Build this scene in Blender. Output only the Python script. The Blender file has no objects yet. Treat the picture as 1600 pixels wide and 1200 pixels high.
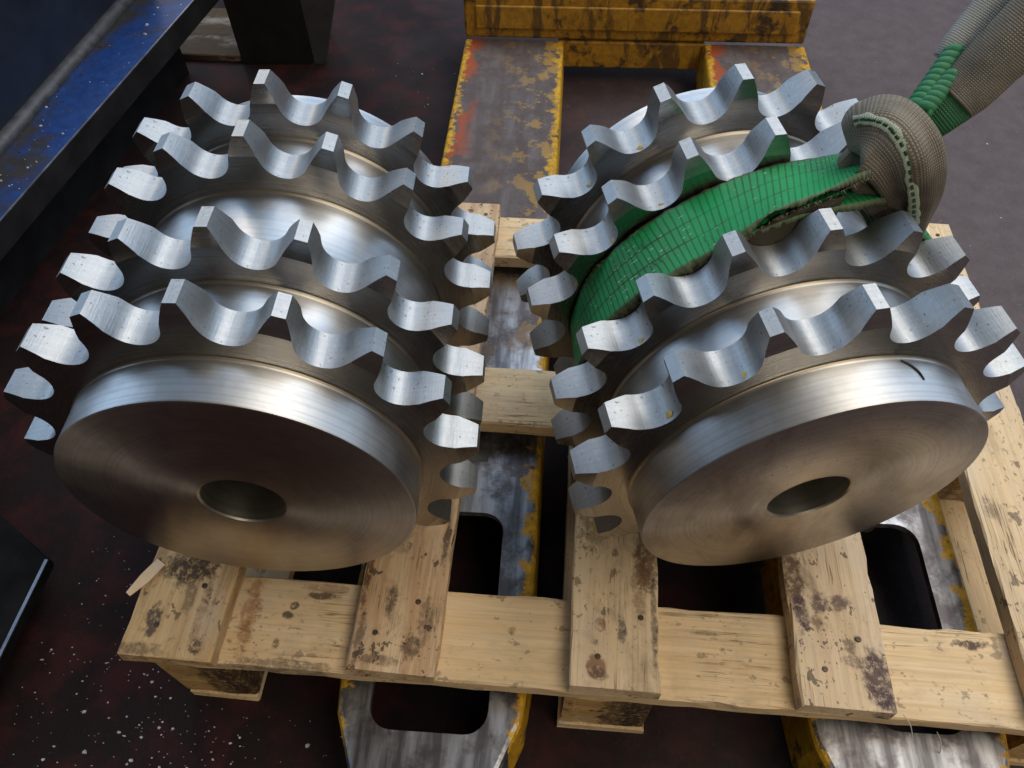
import bpy, bmesh, math, random
from mathutils import Vector, Matrix, noise
random.seed(7)
sc = bpy.context.scene
COL = sc.collection
PI = math.pi
def mm(*v): return Vector([c * 0.001 for c in v])

# ------------------------------------------------------------------ camera
cam_d = bpy.data.cameras.new('camera'); cam = bpy.data.objects.new('camera', cam_d); COL.objects.link(cam)
cam_d.sensor_width = 36; cam_d.lens = 1208.28 / 1600 * 36; cam_d.clip_start = 0.02; cam_d.clip_end = 100
cr = Vector((0.99634674, 0.08418111, -0.01437746)); cu = Vector((-0.0583874, 0.79433188, 0.60467163)); cf = Vector((-0.0623224, 0.60162314, -0.7963451))
mw = Matrix((cr, cu, -cf)).transposed().to_4x4(); mw.translation = mm(373.2, -182.2, 654.66)
cam.matrix_world = mw
sc.camera = cam
# ------------------------------------------------------------------ world, workshop lamps and added side fill
w = bpy.data.worlds.new("World"); sc.world = w; w.use_nodes = True
w.node_tree.nodes['Background'].inputs[0].default_value = (0.62, 0.54, 0.46, 1)
w.node_tree.nodes['Background'].inputs[1].default_value = 0.05
def area(name, loc, target, sx, sy, power, col):
    l = bpy.data.lights.new(name, 'AREA'); l.shape = 'RECTANGLE'; l.size = sx; l.size_y = sy; l.energy = power; l.color = col
    o = bpy.data.objects.new(name, l); COL.objects.link(o); o.location = loc
    o.rotation_euler = (Vector(target) - Vector(loc)).to_track_quat('-Z', 'Y').to_euler()
    return o
area('roof_light', (1.5, 3.7, 3.5), (1.4, 2.2, 0), 9.0, 4.8, 180, (0.42, 0.67, 1.0))
area('roof_light', (2.2, 0.6, 3.6), (2.0, 0.55, 0), 7.0, 2.2, 150, (1.0, 0.90, 0.74))
area('strip_lamp', (-1.2, 3.0, 2.7), (0.2, 0.4, 0), 0.3, 2.0, 14, (1.0, 0.80, 0.54))
area('strip_lamp', (1.2, -2.6, 2.2), (0.5, 0.1, 0), 1.6, 0.3, 19, (1.0, 0.88, 0.70))
area('side_fill', (-4.5, 2.2, 2.2), (0.0, 1.2, 0.3), 5.0, 2.8, 75, (0.52, 0.73, 1.0))  # added fill from the left, an unseen source to brighten the rims
area('side_fill', (6.0, 2.2, 2.0), (0.6, 1.2, 0.3), 4.0, 2.4, 45, (0.62, 0.79, 1.0))  # added weaker fill from the right, also an unseen source
sc.view_settings.view_transform = 'Standard'; sc.view_settings.look = 'None'
sc.view_settings.exposure = 0.28; sc.view_settings.gamma = 1.0
sc.render.engine = 'CYCLES'

# ------------------------------------------------------------------ object helpers
def link(name, me, mat=None, parent=None, loc=None, rot=None, smooth=False):
    if isinstance(me, bmesh.types.BMesh):
        bm = me; me = bpy.data.meshes.new(name); bm.normal_update(); bm.to_mesh(me); bm.free()
    if smooth:
        for p in me.polygons: p.use_smooth = True
    o = bpy.data.objects.new(name, me); COL.objects.link(o)
    if mat:
        for m in (mat if isinstance(mat, (list, tuple)) else [mat]):
            me.materials.append(m)
    if parent: o.parent = parent
    if loc is not None: o.location = loc
    if rot is not None: o.rotation_euler = rot
    return o
def empty(name, label, cat, loc=(0, 0, 0), rot=(0, 0, 0), group=None):
    o = bpy.data.objects.new(name, None); COL.objects.link(o); o.empty_display_size = 0.05
    o.location = loc; o.rotation_euler = rot
    o['label'] = label; o['category'] = cat
    if group: o['group'] = group
    return o
def tag(o, label, cat, group=None):
    o['label'] = label; o['category'] = cat
    if group: o['group'] = group
    return o
def kind(o, k): o['kind'] = k; return o
def sharp(o, deg=30):
    me = o.data
    for p in me.polygons: p.use_smooth = True
    try: me.set_sharp_from_angle(angle=math.radians(deg))
    except Exception: pass
    return o

# ------------------------------------------------------------------ material helpers
class NT:
    def __init__(s, name):
        s.m = bpy.data.materials.new(name); s.m.use_nodes = True; s.t = s.m.node_tree; s.n = s.t.nodes; s.l = s.t.links
        s.b = s.n['Principled BSDF']; s.tc = s.n.new('ShaderNodeTexCoord'); s.obj = s.tc.outputs['Object']
    def new(s, typ, **kw):
        nd = s.n.new(typ)
        for k, v in kw.items(): setattr(nd, k, v)
        return nd
    def con(s, a, b): s.l.new(a, b)
    def put(s, sock, v):
        if hasattr(v, 'is_linked') or isinstance(v, bpy.types.NodeSocket): s.con(v, sock)
        else:
            if isinstance(v, (tuple, list)) and len(v) == 3 and sock.type == 'RGBA': v = (*v, 1)
            sock.default_value = v
    def scaled(s, sc_, vec=None, off=(0, 0, 0)):
        m = s.new('ShaderNodeMapping'); s.con(vec or s.obj, m.inputs['Vector'])
        m.inputs['Scale'].default_value = sc_; m.inputs['Location'].default_value = off
        return m.outputs[0]
    def noise(s, scale=10, detail=4, rough=.55, vec=None, dist=0.0, out=0):
        nd = s.new('ShaderNodeTexNoise'); s.con(vec or s.obj, nd.inputs['Vector'])
        nd.inputs['Scale'].default_value = scale; nd.inputs['Detail'].default_value = detail
        nd.inputs['Roughness'].default_value = rough; nd.inputs['Distortion'].default_value = dist
        return nd.outputs[out]
    def ramp(s, fac, stops, interp='LINEAR'):
        nd = s.new('ShaderNodeValToRGB'); s.put(nd.inputs[0], fac); cr_ = nd.color_ramp; cr_.interpolation = interp
        while len(cr_.elements) < len(stops): cr_.elements.new(0.5)
        for e, (p, c) in zip(cr_.elements, stops):
            e.position = p; e.color = (*c, 1) if not isinstance(c, (int, float)) else (c, c, c, 1)
        return nd.outputs[0]
    def mix(s, fac, a, b, mode='MIX'):
        nd = s.new('ShaderNodeMix', data_type='RGBA', blend_type=mode); nd.clamp_factor = True
        s.put(nd.inputs[0], fac); s.put(nd.inputs[6], a); s.put(nd.inputs[7], b)
        return nd.outputs[2]
    def math(s, op, a, b=0.0, clamp=False):
        nd = s.new('ShaderNodeMath', operation=op, use_clamp=clamp); s.put(nd.inputs[0], a); s.put(nd.inputs[1], b)
        return nd.outputs[0]
    def sep(s, vec=None):
        nd = s.new('ShaderNodeSeparateXYZ'); s.con(vec or s.obj, nd.inputs[0]); return nd.outputs
    def bump(s, h, strength=.3, dist=.002, normal=None):
        nd = s.new('ShaderNodeBump'); s.con(h, nd.inputs['Height']); nd.inputs['Strength'].default_value = strength
        nd.inputs['Distance'].default_value = dist
        if normal: s.con(normal, nd.inputs['Normal'])
        return nd.outputs[0]
    def blob(s, cx, cy, rx, ry, wob=.75, wscale=85, soft=.22):
        """1 inside an irregular patch centred at (cx, cy) in object metres"""
        v = s.new('ShaderNodeVectorMath', operation='SUBTRACT'); s.con(s.obj, v.inputs[0]); v.inputs[1].default_value = (cx, cy, 0)
        d = s.new('ShaderNodeVectorMath', operation='MULTIPLY'); s.con(v.outputs[0], d.inputs[0]); d.inputs[1].default_value = (1 / rx, 1 / ry, 0)
        ln = s.new('ShaderNodeVectorMath', operation='LENGTH'); s.con(d.outputs[0], ln.inputs[0])
        nz = s.noise(wscale, 7, .75)
        t = s.math('ADD', ln.outputs[1], s.math('MULTIPLY', s.math('SUBTRACT', nz, .5), wob * 4))
        mr = s.new('ShaderNodeMapRange'); s.con(t, mr.inputs[0]); mr.inputs[1].default_value = 1 + soft; mr.inputs[2].default_value = 1 - soft
        brk = s.ramp(s.noise(190, 6, .78), [(.36, .12), (.50, 1.)])
        return s.math('MULTIPLY', mr.outputs[0], brk)
    def done(s, **kw):
        for k, v in kw.items():
            s.put(s.b.inputs[k.replace('_', ' ')], v)
        return s.m

def m_steel(name, col=(.60, .585, .565), rough=.33, aniso=.65, turned=True, milled=False, smear=0.0, spots=0.0):
    t = NT(name)
    sp = t.sep()
    if milled:
        v = t.scaled((1, 1, .06)); st = t.noise(900, 3, .6, v)
        st2 = t.noise(90, 2, .5, v)
    else:
        rad = t.new('ShaderNodeVectorMath', operation='LENGTH'); xy = t.new('ShaderNodeCombineXYZ')
        t.con(sp[0], xy.inputs[0]); t.con(sp[1], xy.inputs[1]); t.con(xy.outputs[0], rad.inputs[0])
        c2 = t.new('ShaderNodeCombineXYZ'); t.con(rad.outputs[1], c2.inputs[0]); t.con(sp[2], c2.inputs[1])
        ring_n = t.noise(330, 3, .65, c2.outputs[0]); st = t.noise(1400, 2, .6, c2.outputs[0]); st2 = t.noise(70, 3, .6, c2.outputs[0])
    cl = t.noise(22, 4, .6)
    dk = tuple(c * .80 for c in col)
    c = t.mix(t.ramp(cl, [(.35, 0.), (.7, 1.)]), dk, col)
    c = t.mix(t.math('MULTIPLY', st2, .35), c, tuple(min(1, x * 1.12) for x in col))
    if not milled:
        c = t.mix(t.ramp(ring_n, [(.38, .5), (.56, 0.)]), c, tuple(x * .66 for x in col))
        c = t.mix(t.ramp(t.noise(55, 6, .72), [(.50, 0.), (.68, .30)]), c, tuple(x * .55 for x in col))
    if milled:
        zl = t.noise(1, 2, .5, t.scaled((14, 14, 420)))
        c = t.mix(t.ramp(zl, [(.42, .22), (.60, 0.)]), c, tuple(x * .62 for x in col))
        c = t.mix(t.ramp(st, [(.34, .20), (.60, 0.)]), c, tuple(x * .62 for x in col))
        c = t.mix(t.ramp(t.noise(420, 4, .7), [(.52, 0.), (.70, .4)]), c, tuple(min(1, x * 1.25) for x in col))
    if smear:
        sm = t.ramp(t.noise(9, 4, .6, t.scaled((1, 2.2, 1)), 1.2), [(.46, 0.), (.62, 1.)])
        c = t.mix(t.math('MULTIPLY', sm, smear), c, (.22, .17, .14))
    if spots:
        ps = t.ramp(t.noise(330, 1, .5), [(.70, 0.), (.73, 1.)])
        c = t.mix(t.math('MULTIPLY', ps, spots), c, (.035, .03, .03))
    r = t.math('ADD', t.math('MULTIPLY', cl, .16), rough - .08)
    r = t.math('ADD', r, t.math('MULTIPLY', t.math('SUBTRACT', st, .5), .12))
    nrm = t.bump(st, .05 if not milled else .20, .0006)
    if turned:
        tg = t.new('ShaderNodeTangent', direction_type='RADIAL', axis='Z'); t.con(tg.outputs[0], t.b.inputs['Tangent'])
        t.b.inputs['Anisotropic'].default_value = aniso
    return t.done(Base_Color=c, Metallic=1.0, Roughness=r, Normal=nrm)

def m_wood(name, light=(.60, .43, .25), dark=(.46, .29, .14), grime=.35, blobs=(), speck=.8, knots=(), seed=0.0):
    t = NT(name)
    info = t.new('ShaderNodeObjectInfo')
    off = t.new('ShaderNodeVectorMath', operation='ADD'); t.con(t.obj, off.inputs[0])
    k = t.math('MULTIPLY', info.outputs['Random'], 7.0); cx_ = t.new('ShaderNodeCombineXYZ')
    for i in range(3): t.con(k, cx_.inputs[i])
    t.con(cx_.outputs[0], off.inputs[1]); P = off.outputs[0]
    big = t.noise(9, 3, .5, t.scaled((.35, 1.6, 1.6), P), .6)
    g1 = t.noise(70, 5, .62, t.scaled((.045, 1, 1), P), .5)
    g2 = t.noise(260, 4, .7, t.scaled((.03, 1, 1), P), .3)
    c = t.mix(t.ramp(g1, [(.36, 0.), (.66, 1.)]), light, dark)
    c = t.mix(t.math('MULTIPLY', t.ramp(big, [(.35, 0.), (.7, 1.)]), .5), c, tuple(x * .78 for x in dark))
    c = t.mix(t.math('MULTIPLY', t.ramp(g2, [(.46, 0.), (.64, 1.)]), .36), c, tuple(x * .55 for x in dark))
    h = t.math('ADD', g1, t.math('MULTIPLY', g2, .8))
    # hairline drying checks along the grain and grey weathering
    ck = t.noise(120, 3, .6, t.scaled((.02, 1, 1), P, (2, 1, 0)), .4)
    ckm = t.math('MULTIPLY', t.ramp(t.math('ABSOLUTE', t.math('SUBTRACT', ck, .5)), [(.004, 1.), (.012, 0.)]), t.ramp(t.noise(11, 3, .6, P), [(.50, 0.), (.62, .75)]))
    c = t.mix(ckm, c, (.07, .04, .022)); h = t.math('SUBTRACT', h, ckm)
    wth = t.ramp(t.noise(18, 5, .7, t.scaled((.5, 1.2, 1), P, (5, 3, 0))), [(.50, 0.), (.70, .55)])
    c = t.mix(wth, c, (.56, .47, .38))
    for (x, y, r) in knots:
        b = t.blob(x, y, r, r * .8, .12, 90, .12); ring = t.blob(x, y, r * 1.9, r * 1.3, .2, 50, .8)
        rr = t.noise(400, 2, .5, None, 2.0)
        c = t.mix(t.math('MULTIPLY', ring, .45), c, tuple(q * .8 for q in dark))
        c = t.mix(t.math('MULTIPLY', b, .75), c, t.mix(rr, (.27, .10, .05), (.13, .05, .03)))
    # handling grime: smoky patches, dark specks and dents
    sm = t.ramp(t.noise(26, 6, .68, t.scaled((.6, 1, 1), P), .8), [(.53, 0.), (.70, 1.)])
    c = t.mix(t.math('MULTIPLY', sm, grime), c, (.10, .065, .045))
    s1 = t.ramp(t.noise(210, 3, .6, t.scaled((.7, 1, 1), P), .1), [(.60, 0.), (.65, 1.)])
    s2 = t.ramp(t.noise(75, 3, .65, t.scaled((.8, 1, 1), P), .15), [(.635, 0.), (.66, 1.)])
    sel = t.ramp(t.noise(14, 2, .5, P), [(.42, 0.), (.62, 1.)])
    c = t.mix(t.math('MULTIPLY', t.math('MULTIPLY', s1, sel), speck * .85), c, (.05, .03, .02))
    c = t.mix(t.math('MULTIPLY', s2, speck * .8), c, (.045, .03, .025))
    for bl in blobs:
        (x, y, rx, ry, st) = bl[:5]; colr = bl[5] if len(bl) > 5 else (.035, .022, .018)
        c = t.mix(t.math('MULTIPLY', t.blob(x, y, rx, ry), st), c, colr)
    nrm = t.bump(h, .55, .0011)
    return t.done(Base_Color=c, Roughness=.72, Normal=nrm, Specular_IOR_Level=.25)

def m_simple(name, col, rough=.5, metal=0.0, var=.25, scale=30, bump=.15, dist=.001, spec=.5):
    t = NT(name); n = t.noise(scale, 5, .6)
    c = t.mix(t.ramp(n, [(.3, 0.), (.7, 1.)]), tuple(x * (1 - var) for x in col), tuple(min(1, x * (1 + var)) for x in col))
    return t.done(Base_Color=c, Roughness=t.math('ADD', t.math('MULTIPLY', n, .2), rough - .1), Metallic=metal, Normal=t.bump(n, bump, dist), Specular_IOR_Level=spec)

def m_floor():
    t = NT('workshop_floor')
    sp = t.sep()
    n1 = t.noise(3.2, 6, .62); n2 = t.noise(34, 6, .7); n3 = t.noise(260, 3, .7)
    grey = t.mix(t.ramp(n2, [(.3, 0.), (.72, 1.)]), (.074, .058, .061), (.110, .088, .092))
    grey = t.mix(t.ramp(n3, [(.62, 0.), (.70, .55)]), grey, (.21, .18, .18))
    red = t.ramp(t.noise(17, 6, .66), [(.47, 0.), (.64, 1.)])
    oil_shade = t.mix(t.math('MULTIPLY', red, .75), (.014, .0085, .0085), (.046, .0125, .0125))
    oil_shade = t.mix(t.ramp(n3, [(.60, 0.), (.70, .5)]), oil_shade, (.035, .026, .028))
    # dark oily stain on the left, shade between the forks painted in, ragged border
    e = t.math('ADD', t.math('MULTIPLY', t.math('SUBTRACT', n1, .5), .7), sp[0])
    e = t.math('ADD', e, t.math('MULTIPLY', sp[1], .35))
    e2 = t.math('ADD', t.math('SUBTRACT', t.math('MULTIPLY', sp[0], .5), t.math('MULTIPLY', sp[1], .85)), t.math('MULTIPLY', n1, .4))  # paler unseen floor in front, put in to brighten the steel's reflections
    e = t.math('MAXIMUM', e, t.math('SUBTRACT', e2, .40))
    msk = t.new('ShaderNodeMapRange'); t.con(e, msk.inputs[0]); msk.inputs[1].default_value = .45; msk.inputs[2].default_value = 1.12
    c = t.mix(msk.outputs[0], oil_shade, grey)
    r = t.math('ADD', t.math('MULTIPLY', n2, .35), .45)
    return t.done(Base_Color=c, Roughness=r, Normal=t.bump(t.math('ADD', n2, t.math('MULTIPLY', n3, .4)), .25, .0015), Specular_IOR_Level=.12)

def m_fork():
    """bare worn steel with yellow paint left along the edges and some red-orange near the heel"""
    t = NT('worn_fork_steel'); sp = t.sep()
    n = t.noise(26, 6, .68); n2 = t.noise(120, 4, .7); lon = t.noise(60, 4, .6, t.scaled((1, .12, 1)))
    st = t.mix(t.ramp(lon, [(.38, 0.), (.62, 1.)]), (.10, .095, .10), (.36, .36, .38))
    st = t.mix(t.ramp(n, [(.46, 0.), (.60, .85)]), st, (.075, .062, .062))
    # further back the deck carries brown mill grime instead of bright metal
    back = t.new('ShaderNodeMapRange'); t.con(t.math('ADD', sp[1], t.math('MULTIPLY', t.math('SUBTRACT', n, .5), .25)), back.inputs[0]); back.inputs[1].default_value = .36; back.inputs[2].default_value = .56
    st = t.mix(t.math('MULTIPLY', back.outputs[0], .85), st, t.mix(n2, (.048, .034, .031), (.112, .080, .074)))
    edge = t.math('ABSOLUTE', sp[0])
    ey = t.new('ShaderNodeMapRange'); t.con(t.math('ADD', edge, t.math('MULTIPLY', t.math('SUBTRACT', t.noise(42, 6, .72), .5), .085)), ey.inputs[0])
    ey.inputs[1].default_value = .0715; ey.inputs[2].default_value = .0775
    yel = t.mix(t.ramp(n2, [(.40, 0.), (.68, 1.)]), (.55, .31, .018), (.30, .15, .015))
    yel = t.mix(t.ramp(t.noise(38, 5, .7), [(.56, 0.), (.63, .9)]), yel, (.05, .035, .025))
    ptx = t.new('ShaderNodeMapRange'); t.con(sp[0], ptx.inputs[0]); ptx.inputs[1].default_value = -.03; ptx.inputs[2].default_value = .06
    pt = t.math('MULTIPLY', t.math('MULTIPLY', t.ramp(t.noise(27, 6, .7), [(.53, 0.), (.56, 1.)]), ptx.outputs[0]), back.outputs[0])
    redz = t.new('ShaderNodeMapRange'); t.con(sp[0], redz.inputs[0]); redz.inputs[1].default_value = -.040; redz.inputs[2].default_value = -.066
    redn = t.math('MULTIPLY', t.math('MULTIPLY', redz.outputs[0], t.ramp(t.noise(13, 5, .62, t.scaled((1.6, 1, 1), None, (.3, .1, 0))), [(.50, 0.), (.54, 1.)])), back.outputs[0])
    c = t.mix(t.math('MULTIPLY', pt, .65), st, (.36, .21, .04))
    c = t.mix(redn, c, (.28, .06, .02))
    side = t.ramp(t.math('ABSOLUTE', t.sep(t.new('ShaderNodeNewGeometry').outputs['Normal'])[2]), [(.55, 1.), (.85, 0.)])
    side = t.math('MULTIPLY', side, t.math('GREATER_THAN', edge, .069))
    pm = t.math('MAXIMUM', ey.outputs[0], side)
    c = t.mix(pm, c, yel)
    metal = t.math('MULTIPLY', t.math('SUBTRACT', 1.0, pm), t.math('SUBTRACT', .85, t.math('MULTIPLY', back.outputs[0], .8)), True)
    r = t.math('ADD', t.math('ADD', t.math('MULTIPLY', n, .25), .28), t.math('MULTIPLY', back.outputs[0], .18))
    return t.done(Base_Color=c, Metallic=metal, Roughness=r, Normal=t.bump(t.math('ADD', n, t.math('MULTIPLY', lon, .5)), .25, .0012), Specular_IOR_Level=.22)

def m_chassis():
    t = NT('worn_yellow_paint'); n = t.noise(22, 6, .7); n2 = t.noise(90, 5, .7); lon = t.noise(34, 6, .7, t.scaled((1, 1, .3)), .6)
    c = t.mix(t.ramp(n2, [(.35, 0.), (.7, 1.)]), (.44, .225, .016), (.24, .11, .010))
    c = t.mix(t.ramp(lon, [(.50, 0.), (.58, .85)]), c, (.075, .042, .014))
    c = t.mix(t.ramp(n, [(.53, 0.), (.60, .9)]), c, (.03, .018, .012))
    return t.done(Base_Color=c, Roughness=.55, Normal=t.bump(t.math('ADD', n, n2), .3, .001))

def m_blue():
    t = NT('chipped_blue_paint'); n = t.noise(9, 6, .68); n2 = t.noise(80, 5, .7)
    blue = t.mix(t.ramp(n2, [(.3, 0.), (.7, 1.)]), (.008, .030, .13), (.014, .060, .25))
    sx = t.sep(); toward = t.math('ADD', t.math('MULTIPLY', sx[0], -10.0), t.math('MULTIPLY', sx[1], .8))
    c = t.mix(t.ramp(t.math('ADD', n, t.math('MULTIPLY', toward, .28)), [(.42, 0.), (.56, 1.)]), blue, t.mix(n2, (.020, .019, .020), (.050, .044, .038)))
    c = t.mix(t.ramp(t.noise(30, 5, .7), [(.60, 0.), (.70, .7)]), c, (.05, .018, .01))
    return t.done(Base_Color=c, Roughness=t.math('ADD', t.math('MULTIPLY', n, .3), .22), Normal=t.bump(n2, .2, .001), Metallic=.15)

def m_web(name, c0, c1, dirt, dirt_amt, fine=True, threads=True):
    """woven webbing; uv: x across the width 0..1, y along the length in metres"""
    t = NT(name); uv = t.tc.outputs['UV']; s = t.sep(uv)
    n = t.noise(60, 5, .7); n2 = t.noise(14, 4, .6)
    c = t.mix(n, c0, c1)
    if threads:
        fr = t.math('ABSOLUTE', t.math('SUBTRACT', t.math('FRACT', t.math('ADD', t.math('DIVIDE', s[1], .005), t.math('MULTIPLY', n, .25))), .5))
        c = t.mix(t.math('MULTIPLY', t.ramp(fr, [(.30, 0.), (.49, 1.)]), t.ramp(n2, [(.35, .5), (.6, .95)])), c, tuple(x * .14 for x in c0))  # shade in the rib valleys, painted into the colour
        for u in (.36, .66):
            d = t.math('ABSOLUTE', t.math('SUBTRACT', t.math('ADD', s[0], t.math('MULTIPLY', t.math('SUBTRACT', n2, .5), .03)), u))
            c = t.mix(t.math('MULTIPLY', t.math('MULTIPLY', t.ramp(d, [(.007, 1.), (.020, 0.)]), t.ramp(n2, [(.38, .2), (.55, 1.)])), .85), c, (.012, .02, .014))
        # white stitching flecks in rows
        br = t.new('ShaderNodeTexVoronoi'); t.con(t.scaled((9, 190, 1), uv), br.inputs['Vector']); br.inputs['Scale'].default_value = 1.0
        row = t.ramp(t.math('FRACT', t.math('ADD', t.math('MULTIPLY', s[0], 9.0), t.math('MULTIPLY', n, .8))), [(.42, 0.), (.47, 1.), (.53, 1.), (.58, 0.)])
        fl = t.math('MULTIPLY', t.math('MULTIPLY', t.ramp(br.outputs['Distance'], [(.20, 1.), (.32, 0.)]), row), t.ramp(n2, [(.40, .05), (.56, .95)]))
        c = t.mix(fl, c, (.45, .62, .48))
        ed = t.ramp(t.math('ABSOLUTE', t.math('SUBTRACT', s[0], .5)), [(.44, 0.), (.49, 1.)])
        c = t.mix(t.math('MULTIPLY', ed, .8), c, (.10, .085, .06))
    c = t.mix(t.math('MULTIPLY', t.ramp(n2, [(.40, 0.), (.66, 1.)]), dirt_amt), c, dirt)
    h = n
    if fine:
        wx = t.new('ShaderNodeTexWave', wave_type='BANDS', bands_direction='X'); t.con(t.scaled((.06, 1, 1), uv), wx.inputs[0]); wx.inputs['Scale'].default_value = 225
        wy = t.new('ShaderNodeTexWave', wave_type='BANDS', bands_direction='Y'); t.con(uv, wy.inputs[0]); wy.inputs['Scale'].default_value = 225
        h = t.math('MULTIPLY', wx.outputs[1], wy.outputs[1])
        c = t.mix(t.math('MULTIPLY', t.ramp(h, [(.0, 1.), (.30, 0.)]), .60), c, tuple(x * .22 for x in c0))
        h = t.math('ADD', h, t.math('MULTIPLY', n, .5))
    return t.done(Base_Color=c, Roughness=.62, Normal=t.bump(h, .6, .0012), Specular_IOR_Level=.35)

# ------------------------------------------------------------------ floor
def grid_sheet(x0, x1, y0, y1, nx, ny, z, amp=0.0):
    bm = bmesh.new(); vs = [[bm.verts.new((x0 + (x1 - x0) * i / nx, y0 + (y1 - y0) * j / ny, z + amp * noise.noise((i * .7, j * .7, 3)))) for i in range(nx + 1)] for j in range(ny + 1)]
    for j in range(ny):
        for i in range(nx): bm.faces.new((vs[j][i], vs[j][i + 1], vs[j + 1][i + 1], vs[j + 1][i]))
    return bm
FLOOR = -0.112
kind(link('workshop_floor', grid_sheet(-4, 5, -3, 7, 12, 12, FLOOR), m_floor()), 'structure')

# ------------------------------------------------------------------ timber helper
def board(name, L, wd, th, mat, parent, centre, along_y=False, jit=.0009, ch=.0016, n=18, rotz=0.0, seed=0, chips=0.0):
    """sawn board: chamfered section swept along local X with uneven arrises"""
    rnd = random.Random(seed); bm = bmesh.new(); hw, ht = wd / 2, th / 2
    prof = [(-hw + ch, -ht), (hw - ch, -ht), (hw, -ht + ch), (hw, ht - ch), (hw - ch, ht), (-hw + ch, ht), (-hw, ht - ch), (-hw, -ht + ch)]
    rings = []
    for i in range(n + 1):
        x = -L / 2 + L * i / n; ring = []
        for k, (y, z) in enumerate(prof):
            e = noise.noise((x * 22 + seed * 3.1, k // 2 * 5.3, seed)) * jit * 1.6 + rnd.uniform(-jit, jit) * .5
            dy = e; dz = rnd.uniform(-jit, jit) * .25
            if k in (3, 4, 5, 6) and chips and rnd.random() < chips: dz -= rnd.uniform(.5, 2.2) * .001; dy -= math.copysign(rnd.uniform(.3, 1.6) * .001, y)
            dx = rnd.uniform(-jit, jit) if i in (0, n) else 0
            ring.append(bm.verts.new((x + dx, y + dy, z + dz)))
        rings.append(ring)
    for a, b in zip(rings, rings[1:]):
        for k in range(8): bm.faces.new((a[k], a[(k + 1) % 8], b[(k + 1) % 8], b[k]))
    bm.faces.new(rings[0][::-1]); bm.faces.new(rings[-1])
    bmesh.ops.recalc_face_normals(bm, faces=bm.faces)
    return link(name, bm, mat, parent, centre, (0, 0, (PI / 2 if along_y else 0) + rotz))

# ------------------------------------------------------------------ pallet
pallet = empty('pallet', 'pale pine pallet under the two steel sprockets, boards marked with grease', 'pallet', (0, 0, FLOOR))
PZ = -FLOOR            # pallet children are given in scene metres above the floor
def dl(px_x, px_y, cx, cy):       # scene mm -> local coordinates of a board running along Y
    return ((px_y - cy) * .001, -(px_x - cx) * .001)
Ly = 580.0
GR = (.035, .022, .018); PU = (.055, .032, .045); BR = (.16, .075, .03)
decks = [
 (60.8, 80, -2.5, dict(light=(.70, .51, .28), grime=.45, speck=.8), [(57, 76, 13, 24, .9), (76, 86, 13, 7, .7, (.12, .04, .015)), (42, 29, 13, 6, .9, (.07, .05, .045)), (86, 8, 6, 4, .8), (66, 50, 12, 5, .5), (80, 40, 30, 4, .4, BR), (35, 2, 5, 20, .6)], []),
 (249, 73, 0, dict(light=(.68, .51, .33), dark=(.46, .28, .15), grime=.55, speck=1.0), [(240, 61, 14, 4, .75), (262, 22, 10, 7, .7), (219, 24, 20, 4, .6), (238, 9, 4, 16, .6), (280, 121, 26, 3, .75), (216, 90, 40, 3, .8, (.09, .035, .015)), (272, 45, 18, 7, .5)], []),
 (430.5, 73, 1.5, dict(light=(.77, .61, .41), dark=(.67, .49, .30), grime=.40, speck=.7), [(458, 118, 32, 9, .75, (.10, .05, .025)), (452, 95, 30, 7, .55, BR), (412, 145, 22, 14, .6, (.17, .13, .05)), (436, 50, 9, 3.5, .7, (.05, .045, .04)), (463, 60, 40, 3, .6), (417, 12, 5, 6, .5)], [(418, 53, 6), (415, 18, 10)]),
 (613, 73, 1, dict(light=(.77, .61, .42), dark=(.67, .49, .31), grime=.45, speck=.9), [(584, 106, 30, 7, .85, (.09, .045, .025)), (586, 78, 16, 6, .75, PU), (602, 85, 9, 7, .75, PU), (619, 87, 7, 7, .75, PU), (640, 26, 20, 12, .85, PU), (645, 9, 9, 14, .8, PU), (630, 38, 5, 14, .6, PU), (622, 51, 6, 5, .6), (598, 70, 6, 5, .6)], []),
 (795, 73, 1, dict(light=(.78, .61, .40), dark=(.68, .49, .29), grime=.25, speck=.8), [(770, 190, 10, 5, .5), (800, 420, 14, 6, .5)], []),
]
for i, (cx, wd, y0, kw, bl, kn) in enumerate(decks):
    cy = y0 + Ly / 2
    bl2 = [(*dl(b[0], b[1], cx, cy), b[2] * .001, b[3] * .001, b[4], *b[5:]) for b in bl]
    kn2 = [(*dl(k[0], k[1], cx, cy), k[2] * .001) for k in kn]
    m = m_wood('deck_pine_%d' % i, blobs=bl2, knots=kn2, **kw)
    board('deck_board', Ly / 1000, wd / 1000, .018, m, pallet, mm(cx, cy, 9.0) + Vector((0, 0, PZ)), True, seed=i + 1, chips=.10, n=40)
fresh = dict(light=(.77, .59, .37), dark=(.69, .49, .275), grime=.22, speck=.55)
cbl = [(149, 47, 4, 3, .8), (152, 55, 3, 3, .8), (144, 21, 3, 5, .7, (.09, .06, .02)), (176, 66, 14, 3, .8), (180, 73, 22, 4, .5, BR), (115, 45, 7, 32, .6, (.26, .10, .03)), (160, 5, 40, 4, .55), (344, 48, 3, 3, .6), (507, 59, 12, 2, .4), (728, 67, 12, 4, .9, (.06, .03, .03)), (581, 54, 6, 18, .35, BR)]
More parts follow.
